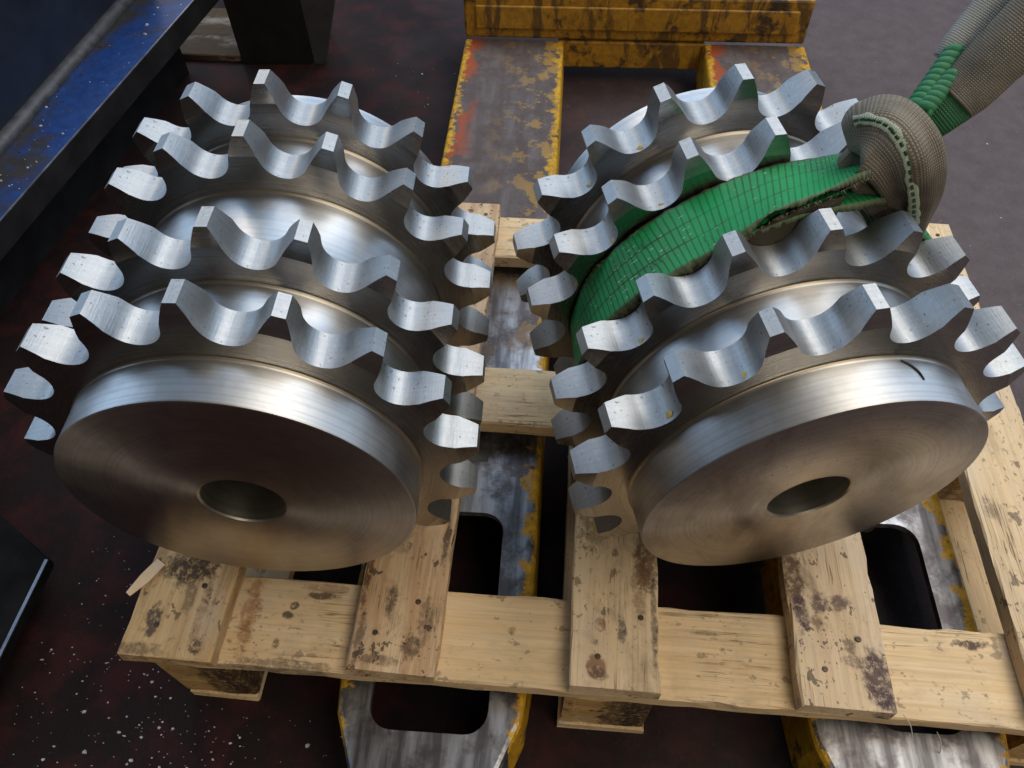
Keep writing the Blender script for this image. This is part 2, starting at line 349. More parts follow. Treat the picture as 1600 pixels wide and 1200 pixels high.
for j, (y0, y1) in enumerate(((2, 79.5), (260.4, 334), (505, 578))):
    cx, cy = 424.5, (y0 + y1) / 2
    kw = dict(fresh)
    bl = [((b[0] - cx) * .001, (b[1] - cy) * .001, b[2] * .001, b[3] * .001, b[4], *b[5:]) for b in cbl] if j == 0 else []
    m = m_wood('cross_pine_%d' % j, blobs=bl, **kw)
    board('cross_board', .800, (y1 - y0) / 1000, .018, m, pallet, mm(cx, cy, -9.1) + Vector((0, 0, PZ)), False, seed=20 + j, n=44, chips=.06)
NAIL = m_simple('nail_steel', (.10, .075, .06), .5, .7, .5, 300)
nb = bmesh.new(); bmesh.ops.create_cone(nb, cap_ends=True, segments=12, radius1=.0026, radius2=.0022, depth=.0012)
nail_me = bpy.data.meshes.new('nail'); nb.to_mesh(nail_me); nb.free(); nail_me.materials.append(NAIL)
rn = random.Random(21)
for cx in (60.8, 249, 430.5, 613, 795):
    for cy in (41, 297, 541):
        for sx, sy in ((-1, -1), (1, 1)):
            link('nail', nail_me, None, pallet, mm(cx + sx * rn.uniform(13, 22), cy + sy * rn.uniform(8, 22), 18.3) + Vector((0, 0, PZ)), (rn.uniform(-.12, .12), rn.uniform(-.12, .12), 0))
m_block = m_wood('block_pine', light=(.62, .42, .20), dark=(.44, .27, .10), grime=.7, speck=1.0, blobs=[(.028, -.03, .013, .06, .9), (.0, -.03, .05, .004, .6), (.012, -.038, .016, .004, .8)])
for bx0, bx1 in ((38, 106), (391, 466), (775, 845)):
    for y0, y1 in ((3, 78), (262, 332), (506, 577)):
        board('block', (bx1 - bx0) / 1000, (y1 - y0) / 1000, .0815, m_block, pallet, mm((bx0 + bx1) / 2, (y0 + y1) / 2, -59.0) + Vector((0, 0, PZ)), False, seed=int(bx0 + y0), n=8, jit=.0014, ch=.003)
m_run = m_wood('runner_pine', **fresh)
for x0, x1 in ((40, 106), (388, 468), (784, 850)):
    board('bottom_board', .577, (x1 - x0) / 1000, .0118, m_run, pallet, mm((x0 + x1) / 2, 290, -106.0) + Vector((0, 0, PZ)), True, seed=int(x0), n=24)
# torn splinter lifting off the first board
bm = bmesh.new()
pts = [(26, 81, 19.5), (35, 76, 20), (27, 59, 21), (17, 44, 24), (14, 46, 26), (19, 64, 23)]
top = [bm.verts.new(mm(*p)) for p in pts]; bot = [bm.verts.new(mm(p[0], p[1], p[2] - 1.2)) for p in pts]
bm.faces.new(top[::-1]); bm.faces.new(bot)
for k in range(6): bm.faces.new((top[k], top[(k + 1) % 6], bot[(k + 1) % 6], bot[k]))
bmesh.ops.recalc_face_normals(bm, faces=bm.faces)
link('splinter', bm, m_simple('raw_splinter', (.74, .58, .40), .7, 0, .1, 60), pallet, (0, 0, PZ))

# ------------------------------------------------------------------ sprockets
NT_ = 17; RT, RR, RC, RH, RB = 162.3, 133.0, 149.0, 120.0, 29.2
S1, S2, S3, S4, PW, CH = 32.3, 94.1, 182.9, 244.1, 26.5, 4.1
REAR = S4 + PW + 30
def bez(p0, p1, p2, p3, t):
    a = (1 - t); return tuple(a**3 * p0[i] + 3 * a * a * t * p1[i] + 3 * a * t * t * p2[i] + t**3 * p3[i] for i in range(2))
def half_gap():
    """tooth gap from its root centre out to the tip land; gap axis is +y"""
    r = 17.0; cy = RR + r; pts = []
    for k in range(9):
        a = math.radians(66) * k / 8; pts.append((r * math.sin(a), cy - r * math.cos(a)))
    p0 = pts[-1]; a = math.radians(66)
    th = math.radians(360 / NT_ / 2 - 1.42); p3 = (RT * math.sin(th), RT * math.cos(th))
    d = math.hypot(p3[0] - p0[0], p3[1] - p0[1])
    p1 = (p0[0] + math.cos(a) * d * .33, p0[1] + math.sin(a) * d * .33)
    e = math.radians(52); p2 = (p3[0] - math.cos(e) * d * .36, p3[1] - math.sin(e) * d * .36)
    pts += [bez(p0, p1, p2, p3, k / 8) for k in range(1, 9)]
    return [(math.atan2(x, y), math.hypot(x, y)) for x, y in pts]
def tooth_ring():
    hg = half_gap(); pitch = 2 * PI / NT_; out = []
    # insert the crossing with the chamfer start radius
    for (a0, r0), (a1, r1) in zip(hg, hg[1:]):
        if r0 < RC < r1:
            f = (RC - r0) / (r1 - r0); hg.insert(hg.index((a1, r1)), (a0 + f * (a1 - a0), RC)); break
    for t in range(NT_):
        c = t * pitch + pitch / 2                    # gap centre; teeth at multiples of the pitch
        for a, r in hg[::-1]: out.append((c - a, r))
        for a, r in hg[1:]: out.append((c + a, r))
    return out
def plate_mesh():
    bm = bmesh.new(); ring = tooth_ring(); n = len(ring); RI = 118.5
    def hz(r): return PW / 2 - max(0, r - RC) * CH / (RT - RC)
    F = {}
    for sgn in (-1, 1):
        inn, mid, out = [], [], []
        for a, r in ring:
            s_, c_ = math.sin(a), math.cos(a); rm = min(r, RC)
            inn.append(bm.verts.new((RI * c_ * .001, RI * s_ * .001, sgn * PW / 2000)))
            v = bm.verts.new((rm * c_ * .001, rm * s_ * .001, sgn * PW / 2000)); mid.append(v)
            out.append(v if r <= RC + 1e-6 else bm.verts.new((r * c_ * .001, r * s_ * .001, sgn * hz(r) / 1000)))
        F[sgn] = (inn, mid, out)
        for i in range(n):
            j = (i + 1) % n
            q = (inn[i], mid[i], mid[j], inn[j])
            bm.faces.new(q if sgn > 0 else q[::-1])
            vs = []
            for v in (mid[i], out[i], out[j], mid[j]):
                if v not in vs: vs.append(v)
            if len(vs) > 2: bm.faces.new(vs if sgn > 0 else vs[::-1])
    for i in range(n):
        j = (i + 1) % n
        f = bm.faces.new((F[-1][2][i], F[-1][2][j], F[1][2][j], F[1][2][i])); f.material_index = 1
        bm.faces.new((F[-1][0][i], F[1][0][i], F[1][0][j], F[-1][0][j]))
    bmesh.ops.recalc_face_normals(bm, faces=bm.faces)
    me = bpy.data.meshes.new('toothed_plate'); bm.to_mesh(me); bm.free()
    for p in me.polygons: p.use_smooth = True
    me.set_sharp_from_angle(angle=math.radians(12))
    return me
def lathe(prof, n=128, closed=True):
    bm = bmesh.new(); rings = []
    for r, z in prof:
        rings.append([bm.verts.new((r * .001 * math.cos(2 * PI * k / n), r * .001 * math.sin(2 * PI * k / n), z * .001)) for k in range(n)])
    m = len(rings)
    for i in range(m if closed else m - 1):
        a, b = rings[i], rings[(i + 1) % m]
        for k in range(n): bm.faces.new((a[k], a[(k + 1) % n], b[(k + 1) % n], b[k]))
    bmesh.ops.recalc_face_normals(bm, faces=bm.faces)
    return bm
def fil(z, sg):      # small weld-like fillet ring where a hub meets a plate
    return [(RH, z - sg * 2.6), (RH + .4, z - sg * 1.2), (RH + .9, z - sg * .5), (RH + 1.5, z + sg * .3)]
M_FACE_L = m_steel('turned_steel_face', (.62, .58, .545), .37, .8, smear=.18)
M_FACE_R = m_steel('turned_steel_smeared', (.64, .60, .565), .40, .75, smear=.40, spots=.5)
M_RIM = m_steel('turned_steel_rim', (.50, .50, .505), .38, .35)
M_PLATE = m_steel('turned_plate_steel', (.40, .385, .37), .26, .1)
M_FLANK = m_steel('milled_tooth_steel', (.385, .388, .392), .45, 0, turned=False, milled=True, spots=.55)
M_LINE = m_steel('warm_reflection_steel', (.36, .31, .24), .38, .3)  # brown tint paints a warm reflection along the hub and plate seam
M_BORE = m_steel('oiled_bore_steel', (.62, .60, .53), .34, .0)
PLATE_ME = plate_mesh()
PLATE_ME.materials.append(M_PLATE); PLATE_ME.materials.append(M_FLANK)
def sprocket(label, origin, axis, phase, face):
    t = empty('sprocket', label, 'sprocket', origin, group='quadruple chain sprockets on the pallet')
    a = Vector(axis).normalized(); e1 = a.cross(Vector((0, 0, 1))).normalized(); e2 = e1.cross(a)
    # local z = axis (towards the back), local x at the phase angle of tooth zero
    p = math.radians(phase); x = math.cos(p) * e1 + math.sin(p) * e2; y = a.cross(x)
    mt = Matrix((x, y, a)).transposed().to_4x4(); mt.translation = origin; t.matrix_world = mt
    b = lathe([(RB, 1.2), (RB + 1.2, 0), (RH - 1.5, 0), (RH - .4, .5), (RH, 1.6), *fil(S1, 1), (RB, S1)])
    o = link('front_boss', b, [face, M_RIM, M_LINE, M_BORE], t)
    for pl in o.data.polygons: pl.material_index = 3 if math.hypot(pl.center.x, pl.center.y) < (RB + .9) / 1000 else 2 if math.hypot(pl.center.x, pl.center.y) > (RH + .3) / 1000 else 0 if abs(pl.normal.z) > .5 else 1
    sharp(o, 28)
    for z0, z1 in ((S1 + PW, S2), (S2 + PW, S3), (S3 + PW, S4)):
        o = sharp(link('spacer', lathe([(RB + 8, z0), *[(r, z0 + (z0 - z)) for r, z in fil(z0, 1)][::-1], *fil(z1, 1), (RB + 8, z1)]), [M_RIM, M_LINE], t), 28)
        for pl in o.data.polygons: pl.material_index = 1 if math.hypot(pl.center.x, pl.center.y) > (RH + .3) / 1000 else 0
    sharp(link('rear_boss', lathe([(RB, S4 + PW), *[(r, 2 * (S4 + PW) - z) for r, z in fil(S4 + PW, 1)][::-1], (RH, REAR - 1), (RH - 1, REAR), (RB, REAR)]), M_RIM, t), 28)
    sharp(link('bore', lathe([(RB, S1 - .2), (RB, S4 + PW + .2), (RB + 9, S4 + PW + .2), (RB + 9, S1 - .2)], 64), M_BORE, t), 40)
    for z in (S1, S2, S3, S4):
        link('toothed_plate', PLATE_ME, None, t, (0, 0, (z + PW / 2) * .001))
    return t
LO, LA = mm(159.27, 58.91, 182.48), Vector((-0.04427, 0.99897, 0.0095))
RO, RA = mm(551.19, 97.83, 172.85), Vector((-0.26355, 0.96292, 0.05773))
sprocket('steel quadruple sprocket nearest the blue machine, with no sling round it', LO, LA, 90.85, M_FACE_L)
slung = sprocket('steel quadruple sprocket with a green sling looped round its middle', RO, RA, 109.56, M_FACE_R)

# dabs of yellow grease left in the tooth gaps of the slung sprocket
GREASE = m_simple('yellow_grease', (.50, .38, .09), .35, 0, .25, 200)
rg = random.Random(5)
for (plate_z, gap) in ((S1, 1), (S1, 0), (S2, 1), (S3, 0), (S3, 1), (S4, 1), (S3, 2), (S4, 0), (S2, 2)):
    ang = math.radians((gap + .5) * 360 / NT_ + rg.uniform(-2, 2)); bm = bmesh.new(); z = plate_z + rg.uniform(3.0, 5.5)
    er = Vector((math.cos(-ang), math.sin(-ang), 0)); et = Vector((-math.sin(-ang), math.cos(-ang), 0))
    base = er * (RR + .25) * .001 + Vector((0, 0, z * .001)); ring = []
    for k in range(9):
        a = 2 * PI * k / 9; r = rg.uniform(1.2, 3.0) * .001; u = r * math.cos(a) * 1.3; ring.append(bm.verts.new(base + et * u + er * (u * u / .034) + Vector((0, 0, r * math.sin(a)))))
    top = bm.verts.new(base + er * .0011)
    for k in range(9): bm.faces.new((ring[k], ring[(k + 1) % 9], top))
    bmesh.ops.recalc_face_normals(bm, faces=bm.faces)
    link('grease_dab', bm, GREASE, slung, smooth=True)

# ------------------------------------------------------------------ pallet truck under the pallet
truck = empty('pallet_truck', 'worn yellow pallet truck with its two forks run in under the pallet', 'pallet truck', (0.4735, 0, FLOOR), (0, 0, 0.0155))
MF = m_fork(); MC = m_chassis()
TZ = -FLOOR
def rrect(x0, x1, y0, y1, r, n=6):
    pts = []
    for cx, cy, a0 in ((x1 - r, y0 + r, -PI / 2), (x1 - r, y1 - r, 0), (x0 + r, y1 - r, PI / 2), (x0 + r, y0 + r, PI)):
        for k in range(n + 1):
            a = a0 + PI / 2 * k / n; pts.append((cx + r * math.cos(a), cy + r * math.sin(a)))
    return pts
def fork_mesh(win):
    """pressed channel: top skin with a rounded window near the tip, flared sides, sloped nose"""
    bm = bmesh.new(); y0, y1 = -75.0, 1066.0
    out = [(-50, y0 + 4), (-40, y0), (40, y0), (50, y0 + 4), (74, y0 + 62), (79, y0 + 100), (79, y1), (-79, y1), (-79, y0 + 100), (-74, y0 + 62)]
    wnd = rrect(*win, 20)
    def loop(pts, z, k=1.0): return [bm.verts.new(mm(x * k, y, z)) for x, y in pts]
    o = loop(out, -33.0); i = loop(wnd, -33.0)
    es = []
    for L in (o, i):
        for a, b in zip(L, L[1:] + L[:1]): es.append(bm.edges.new((a, b)))
    bmesh.ops.triangle_fill(bm, edges=es, use_beauty=True)
    # rolled shoulder and flared side walls
    prev = o
    for dx, z in ((2.5, -34.2), (4.2, -37.5), (6.5, -98.0)):
        ring = []
        for (x, y) in out:
            nx = x + math.copysign(dx, x); ny = y - (dx if y < 10 else 0)
            ring.append(bm.verts.new(mm(nx, ny, z)))
        for k in range(len(out)):
            kk = (k + 1) % len(out); bm.faces.new((prev[k], prev[kk], ring[kk], ring[k]))
        prev = ring
    ip = i
    for z in (-41.0,):
        ring = loop(wnd, z)
        for k in range(len(wnd)):
            kk = (k + 1) % len(wnd); bm.faces.new((ip[kk], ip[k], ring[k], ring[kk]))
    bmesh.ops.recalc_face_normals(bm, faces=bm.faces)
    return bm
for cx, win in ((-198 + 3, (-51, 50, -28, 178)), (204, (-27, 50, -2, 190))):
    cx = cx
    link('fork', fork_mesh(win), MF, truck, (cx * .001, 0, TZ))
# roller frame under each fork so the channel is not hollow
def box(bm, x0, x1, y0, y1, z0, z1, bev=1.5):
    r = bmesh.ops.create_cube(bm, size=1); vs = r['verts']
    for v in vs: v.co = mm(x0 + (v.co.x + .5) * (x1 - x0), y0 + (v.co.y + .5) * (y1 - y0), z0 + (v.co.z + .5) * (z1 - z0))
    if bev:
        eds = list({e for v in vs for e in v.link_edges})
        bmesh.ops.bevel(bm, geom=eds, offset=bev * .001, segments=2, affect='EDGES', profile=.5)
    return bm
TY = 1066
link('cross_member', box(bmesh.new(), -121, 124, TY + 4, TY + 22, -82, -35, 3), MC, truck, (0, 0, TZ))
bm = box(bmesh.new(), -278, 284, TY + 2, TY + 150, -31, 42, 4); link('chassis', bm, MC, truck, (0, 0, TZ))
bm = box(bmesh.new(), -258, 264, TY - 4, TY + 1.6, -12, 26, 2); link('face_plate', bm, MC, truck, (0, 0, TZ))
for cx in (-195, 204):
    b = lathe([(4, -30), (38, -30), (40, -28), (40, 28), (38, 30), (4, 30)], 32)
    link('load_wheel', b, m_simple('grey_wheel', (.08, .08, .08)), truck, (cx * .001, .245, TZ - .072), (0, PI / 2, 0), smooth=True)

# ------------------------------------------------------------------ sling
sling = empty('lifting_sling', 'green webbing sling choked round the right sprocket, brown woven sleeve at the knot', 'sling', mm(575, 255, 330))
SO = mm(575, 255, 330)
aR = RA.normalized(); e1R = aR.cross(Vector((0, 0, 1))).normalized(); e2R = e1R.cross(aR)
def cyl(ang, r, s):
    t = math.radians(ang); return RO + aR * (s * .001) + (math.cos(t) * e1R + math.sin(t) * e2R) * (r * .001)
def cat(P, t):
    """Catmull-Rom through a list of Vectors / tuples, t in 0..len-1"""
    n = len(P); i = min(int(t), n - 2); f = t - i
    p = [P[max(0, i - 1)], P[i], P[i + 1], P[min(n - 1, i + 2)]]
    return tuple(.5 * ((2 * p[1][k]) + (p[2][k] - p[0][k]) * f + (2 * p[0][k] - 5 * p[1][k] + 4 * p[2][k] - p[3][k]) * f * f + (3 * p[1][k] - p[0][k] - 3 * p[2][k] + p[3][k]) * f**3) for k in range(len(p[0])))
def ribbon(A, B, n, thick, ribs=0, rib_h=0.0, across=10, crown=0.0, wave=0.0):
    """closed strip between edge curves A and B (lists of Vectors), with uv"""
    bm = bmesh.new(); uvl = bm.loops.layers.uv.new('uv'); rows = []; ln = 0; pc = None
    for i in range(n + 1):
        t = (len(A) - 1) * i / n; a = Vector(cat(A, t)); b = Vector(cat(B, t))
        t2 = min(len(A) - 1, t + .01); t0 = max(0, t - .01)
        c = (a + b) / 2
        if pc is not None: ln += (c - pc).length
        pc = c
        tan = ((Vector(cat(A, t2)) + Vector(cat(B, t2))) - (Vector(cat(A, t0)) + Vector(cat(B, t0)))).normalized()
        nr = (b - a).cross(tan).normalized()
        rib = rib_h * abs(math.sin(PI * ribs * i / n))**.6 if ribs else 0
        if ribs: lv = ribs * i / n * .005
        else: lv = ln
        row = []
        for k in range(across + 1):
            u = k / across; p = a.lerp(b, u)
            hh = crown * math.sin(PI * u) + wave * (noise.noise((ln * 11, u * 3.6, 1.7)) + .6 * noise.noise((ln * 45, u * 1.2, 8.7))) + rib * (.35 + .65 * math.sin(PI * min(1, max(0, u)))**.4)
            if k in (0, across): p = p + (a - b).normalized() * .0016 * noise.noise((ln * 160, k, 4.1))
            row.append((bm.verts.new(p + nr * hh), u, lv, nr, p))
        low = [(bm.verts.new(p - nr * thick), u, lv, nr, p) for (_, u, ln_, nr_, p) in row]
        rows.append((row, low))
    def face(q):
        f = bm.faces.new([x[0] for x in q])
        for lp, x in zip(f.loops, q): lp[uvl].uv = (x[1], x[2])
    for (r0, l0), (r1, l1) in zip(rows, rows[1:]):
        for k in range(across):
            face((r0[k], r0[k + 1], r1[k + 1], r1[k])); face((l0[k + 1], l0[k], l1[k], l1[k + 1]))
        face((r0[0], r1[0], l1[0], l0[0])); face((r1[-1], r0[-1], l0[-1], l1[-1]))
    for r, l in (rows[0], rows[-1]):
        for k in range(across): face((r[k], r[k + 1], l[k + 1], l[k]))
    bmesh.ops.recalc_face_normals(bm, faces=bm.faces)
    for v in bm.verts: v.co -= SO
    return bm
GREEN = m_web('green_webbing', (.004, .20, .055), (.010, .33, .10), (.05, .06, .035), .30, fine=False)
GREEN_D = m_web('soiled_green_webbing', (.010, .13, .05), (.015, .20, .075), (.05, .05, .035), .5, fine=True, threads=False)
SLEEVE = m_web('woven_brown_sleeve', (.23, .205, .165), (.34, .31, .255), (.060, .046, .034), .85, fine=True, threads=False)
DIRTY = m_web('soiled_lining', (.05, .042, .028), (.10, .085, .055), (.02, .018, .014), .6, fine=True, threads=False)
GREY = m_web('grey_woven_edge', (.40, .41, .39), (.55, .56, .53), (.20, .18, .15), .4, fine=True, threads=False)
MINT = m_web('pale_green_stripe', (.50, .62, .48), (.62, .73, .59), (.30, .32, .22), .3, fine=True, threads=False)
# webbing: rear edge A (by the third plate) and front edge B (by the second plate), angle, radius, distance along the axis
A = [(60, 170, 158), (66, 157, 172), (69, 152, 178), (75, 145, 179), (90, 137, 180), (109, 130, 180), (130, 127, 180), (147, 125.5, 180), (168, 125, 180), (188, 124.5, 180), (215, 124.5, 180), (250, 124.5, 180), (290, 124.5, 180), (330, 124.5, 180), (352, 127, 178), (372, 133, 176), (388, 141, 172), (396, 148, 168)]
B = [(63, 182, 148), (72, 176, 138), (78, 172, 131), (86, 162, 126), (98, 153, 124), (111, 138, 123), (126, 135, 123), (143, 136, 123), (160, 136, 123), (182, 133, 123), (215, 125.5, 123), (250, 124.5, 123), (290, 124.5, 123), (330, 124.5, 123), (352, 127, 125), (372, 133, 128), (388, 141, 132), (396, 148, 136)]
bm = ribbon([cyl(*p) for p in A], [cyl(*p) for p in B], 1300, .0045, 150, .0020, 18, .0010, .0085)
o = link('webbing', bm, GREEN, sling, smooth=True)
# second turn lying under the first, seen near the knot
A2 = [(64, 150, 160), (72, 146, 150), (82, 145, 142), (92, 145, 136), (104, 138, 132)]
B2 = [(68, 158, 128), (75, 155, 124), (84, 151, 122.5), (93, 147, 122.5), (103, 141, 123)]
link('inner_webbing', ribbon([cyl(*p) for p in A2], [cyl(*p) for p in B2], 160, .004, 22, .0016, 8, 0, .003), GREEN, sling, smooth=True)

bm = bmesh.new(); uvl = bm.loops.layers.uv.new('uv'); rf = random.Random(9)
for k in range(260):
    t = rf.uniform(.5, 8.0); p = Vector(cat([tuple(cyl(*q)) for q in B], t)); d = (Vector(cat([tuple(cyl(*q)) for q in B], t + .05)) - p).normalized()
    out = (-aR * rf.uniform(.2, 1.0) + d * rf.uniform(-1.2, 1.2) + (p - RO).normalized() * rf.uniform(-.8, .5)).normalized() * rf.uniform(.0015, .0045)
    wdt = d * .00028; up = out.cross(d).normalized() * .00028
    vs = [bm.verts.new(p + q - SO) for q in (wdt, -wdt, up)]; tip = bm.verts.new(p + out - SO)
    for a_, b_ in ((0, 1), (1, 2), (2, 0)): bm.faces.new((vs[a_], vs[b_], tip))
kind(link('frayed_fibres', bm, m_simple('frayed_fibre', (.17, .145, .09), .8, 0, .3, 300), sling), 'stuff')
def px(x, y, z):     # construction helper used while laying the sling: a point straight in space, in scene mm
    return mm(x, y, z)
def tube(path, radii, n=40, seg=20, twist=0.0, fold=0.0, ups=None, flat=1.0):
    """closed tube with elliptical sections: radii = (across, thick) in mm, uv wraps round"""
    bm = bmesh.new(); uvl = bm.loops.layers.uv.new('uv'); rings = []; ln = 0; pc = None
    for i in range(n + 1):
        t = (len(path) - 1) * i / n; c = Vector(cat(path, t)); ra, rb = cat(radii, t)[:2]
        tan = (Vector(cat(path, min(len(path) - 1, t + .02))) - Vector(cat(path, max(0, t - .02)))).normalized()
        up = Vector(cat(ups, t)).normalized() if ups else Vector((0, 0, 1))
        sx = tan.cross(up).normalized(); sy = sx.cross(tan).normalized()
        if pc is not None: ln += (c - pc).length
        pc = c; ring = []
        for k in range(seg):
            a = 2 * PI * k / seg + twist * i / n
            d = 1 + fold * noise.noise((math.cos(a) * 1.3 + 5, math.sin(a) * 1.3, ln * 22))
            ca, sa = math.cos(a), math.sin(a); q = .75
            ca = math.copysign(abs(ca)**q, ca); sa = math.copysign(abs(sa)**q, sa)
            ring.append((bm.verts.new(c + sx * (ra * .001 * ca * d) + sy * (rb * .001 * sa * d)), ln))
        rings.append(ring)
    def face(q):
        f = bm.faces.new([x[0] for x, _ in q])
        for lp, (x, u) in zip(f.loops, q): lp[uvl].uv = (u, x[1])
    circ = .12
    for r0, r1 in zip(rings, rings[1:]):
        for k in range(seg):
            kk = (k + 1) % seg; u0 = k / seg * circ / .06; u1 = (k + 1) / seg * circ / .06
            face(((r0[k], u0), (r0[kk], u1), (r1[kk], u1), (r1[k], u0)))
    for r in (rings[0], rings[-1]):
        f = bm.faces.new([x[0] for x in r])
    bmesh.ops.recalc_face_normals(bm, faces=bm.faces)
    for v in bm.verts: v.co -= SO
    return bm
# knot sleeve: folded protective pad that saddles over the strap and runs down behind the second plate
KP = [px(545.2, 256, 354), px(553.6, 255.5, 359.5), px(565, 251, 360.5), px(576.5, 242.5, 352.8), px(588.6, 237, 333), px(598.5, 235.5, 311), px(608.5, 237.8, 286.7)]
KR = [(8, 8), (19, 17), (26, 20), (24, 18), (17, 14), (10, 9), (5, 4)]
KU = [Vector((-.35, -.70, .62))] * 7
link('knot_sleeve', tube(KP, KR, 100, 60, 0, .42, KU), SLEEVE, sling, smooth=True)
def surf_pt(t, off):
    c = Vector(cat(KP, t)); rb = cat(KR, t)[1]; ra = cat(KR, t)[0]
    tan = (Vector(cat(KP, min(6, t + .02))) - Vector(cat(KP, max(0, t - .02)))).normalized(); up = Vector(cat(KU, t)).normalized()
    sx = tan.cross(up).normalized(); sy = sx.cross(tan).normalized()
    u = off / max(ra, 1); return c + sx * off * .001 + sy * ((rb * (1 - min(.95, abs(u))**2.6)**(1 / 2.6)) * .001 * 1.08 + .0006)
ts = [.75 + 5.1 * k / 24 for k in range(25)]
def off(t): return KOFF * (7.5 - 2.2 * t if t < 3.4 else 0.0)
KOFF = -1.0
link('stitched_stripe', ribbon([surf_pt(t, off(t) - 3.2) for t in ts], [surf_pt(t, off(t) + 3.2) for t in ts], 110, .002, 0, 0, 4), MINT, sling, smooth=True)
bm = bmesh.new()
for k in range(26):
    t = .85 + 4.9 * k / 25; c = surf_pt(t, off(t)); d = (surf_pt(t + .05, off(t)) - surf_pt(t - .05, off(t))).normalized()
    r = bmesh.ops.create_cube(bm, size=1); q = d.to_track_quat('X', 'Z').to_matrix()
    for v in r['verts']: v.co = c + q @ Vector((v.co.x * .0030, v.co.y * .0014, v.co.z * .0016)) - SO
link('stitching', bm, m_simple('dark_green_thread', (.03, .07, .045), .7), sling)
# legs rising to the hook
KV = [Vector((-.35, -.70, .62))]
link('eye_webbing', tube([px(583, 258, 354), px(590, 263, 360), px(598, 265, 369), px(606, 269, 376), px(615, 274, 384)], [(11, 8), (13, 8), (15, 8), (16, 8), (15, 7)], 40, 28, 0, .16, KV * 5), GREEN_D, sling, smooth=True)
link('hook_sleeve', tube([px(604.5, 268, 375), px(612, 272.3, 382), px(621.6, 276.7, 395.4), px(633, 281, 413), px(650, 288, 437), px(676, 298, 475)], [(15, 10), (17, 11), (18, 11), (18.5, 11), (19, 11), (19, 11)], 70, 32, 0, .14, KV * 6), SLEEVE, sling, smooth=True)
link('grey_sleeve', tube([px(602.6, 292, 387.4), px(608, 296.6, 395.2), px(617, 303, 407), px(629, 311, 425), px(650, 326, 456)], [(9, 6), (11, 7), (12.5, 7), (13, 7), (13, 7)], 50, 24, 0, .12, KV * 5), GREY, sling, smooth=True)
def cord(p0, p1, r, R, turns, n=90, seg=10, ph=0):
    P0, P1 = Vector(p0), Vector(p1); d = (P1 - P0); ax = d.normalized(); u = ax.cross(Vector((0, 1, .3))).normalized(); v = ax.cross(u)
    bm = bmesh.new(); uvl = bm.loops.layers.uv.new('uv')
    for s in (0, 1):
        rings = []
        for i in range(n + 1):
            t = i / n; a = 2 * PI * turns * t + PI * s + ph; c = P0 + d * t + (u * math.cos(a) + v * math.sin(a)) * R
            tan = (d.normalized() * d.length / (2 * PI * turns) + (-u * math.sin(a) + v * math.cos(a)) * R).normalized(); sx = tan.cross(ax).normalized(); sy = sx.cross(tan)
            rings.append([bm.verts.new(c + (sx * math.cos(2 * PI * k / seg) + sy * math.sin(2 * PI * k / seg)) * r - SO) for k in range(seg)])
        for a_, b_ in zip(rings, rings[1:]):
            for k in range(seg):
                f = bm.faces.new((a_[k], a_[(k + 1) % seg], b_[(k + 1) % seg], b_[k]))
                for lp in f.loops: lp[uvl].uv = (lp.vert.co.x * 16, lp.vert.co.y * 1.0)
        for r_ in (rings[0], rings[-1]): bm.faces.new(r_)
    bmesh.ops.recalc_face_normals(bm, faces=bm.faces)
    return bm
CORD = m_web('green_braid', (.006, .10, .042), (.016, .22, .09), (.20, .32, .23), .22, fine=False, threads=False)
link('twisted_cord', cord(px(581.5, 264, 370), px(604, 292, 395), .0034, .0027, 5.2, 130), CORD, sling, smooth=True)
link('twisted_cord', cord(px(586.6, 261, 372), px(603, 277, 388), .0034, .0027, 3.6, 100, ph=1.2), CORD, sling, smooth=True)
link('twisted_cord', cord(px(586, 268, 374), px(606, 291, 394), .0029, .0024, 4.8, 120, ph=.5), CORD, sling, smooth=True)
link('sleeve_fold', tube([px(546.8, 252.5, 345.6), px(562, 246, 336.5), px(575, 240, 324), px(584.5, 237, 310), px(592, 240, 297)], [(7, 6), (13, 9), (14, 10), (11, 9), (5, 4)], 40, 30, 0, .34, KU[:1] * 5), SLEEVE, sling, smooth=True)
# loose label tab hanging under the knot
tb = [px(566, 244.7, 334), px(570.8, 242.2, 328), px(573.6, 239.7, 323.6)]
link('label_tab', tube(tb, [(5, 3.5), (6, 3), (4, 2.5)], 16, 14, 0, .1, KV * 3), GREY, sling, smooth=True)
link('tab_tip', tube([px(573.6, 239.7, 323.6), px(576.3, 237, 320), px(579.5, 235, 315.7)], [(4, 2.5), (3.5, 2), (1, .8)], 10, 12, 0, .1, KV * 3), GREEN, sling, smooth=True)
# soiled brown lining hanging below the front edge of the strap
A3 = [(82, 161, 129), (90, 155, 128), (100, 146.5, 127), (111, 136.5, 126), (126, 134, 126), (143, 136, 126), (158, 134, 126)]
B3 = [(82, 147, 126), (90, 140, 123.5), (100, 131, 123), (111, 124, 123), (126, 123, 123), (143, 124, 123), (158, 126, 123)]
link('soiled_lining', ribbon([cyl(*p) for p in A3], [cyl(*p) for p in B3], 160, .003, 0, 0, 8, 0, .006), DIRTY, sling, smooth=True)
for o in sling.children: o.location = (0, 0, 0)

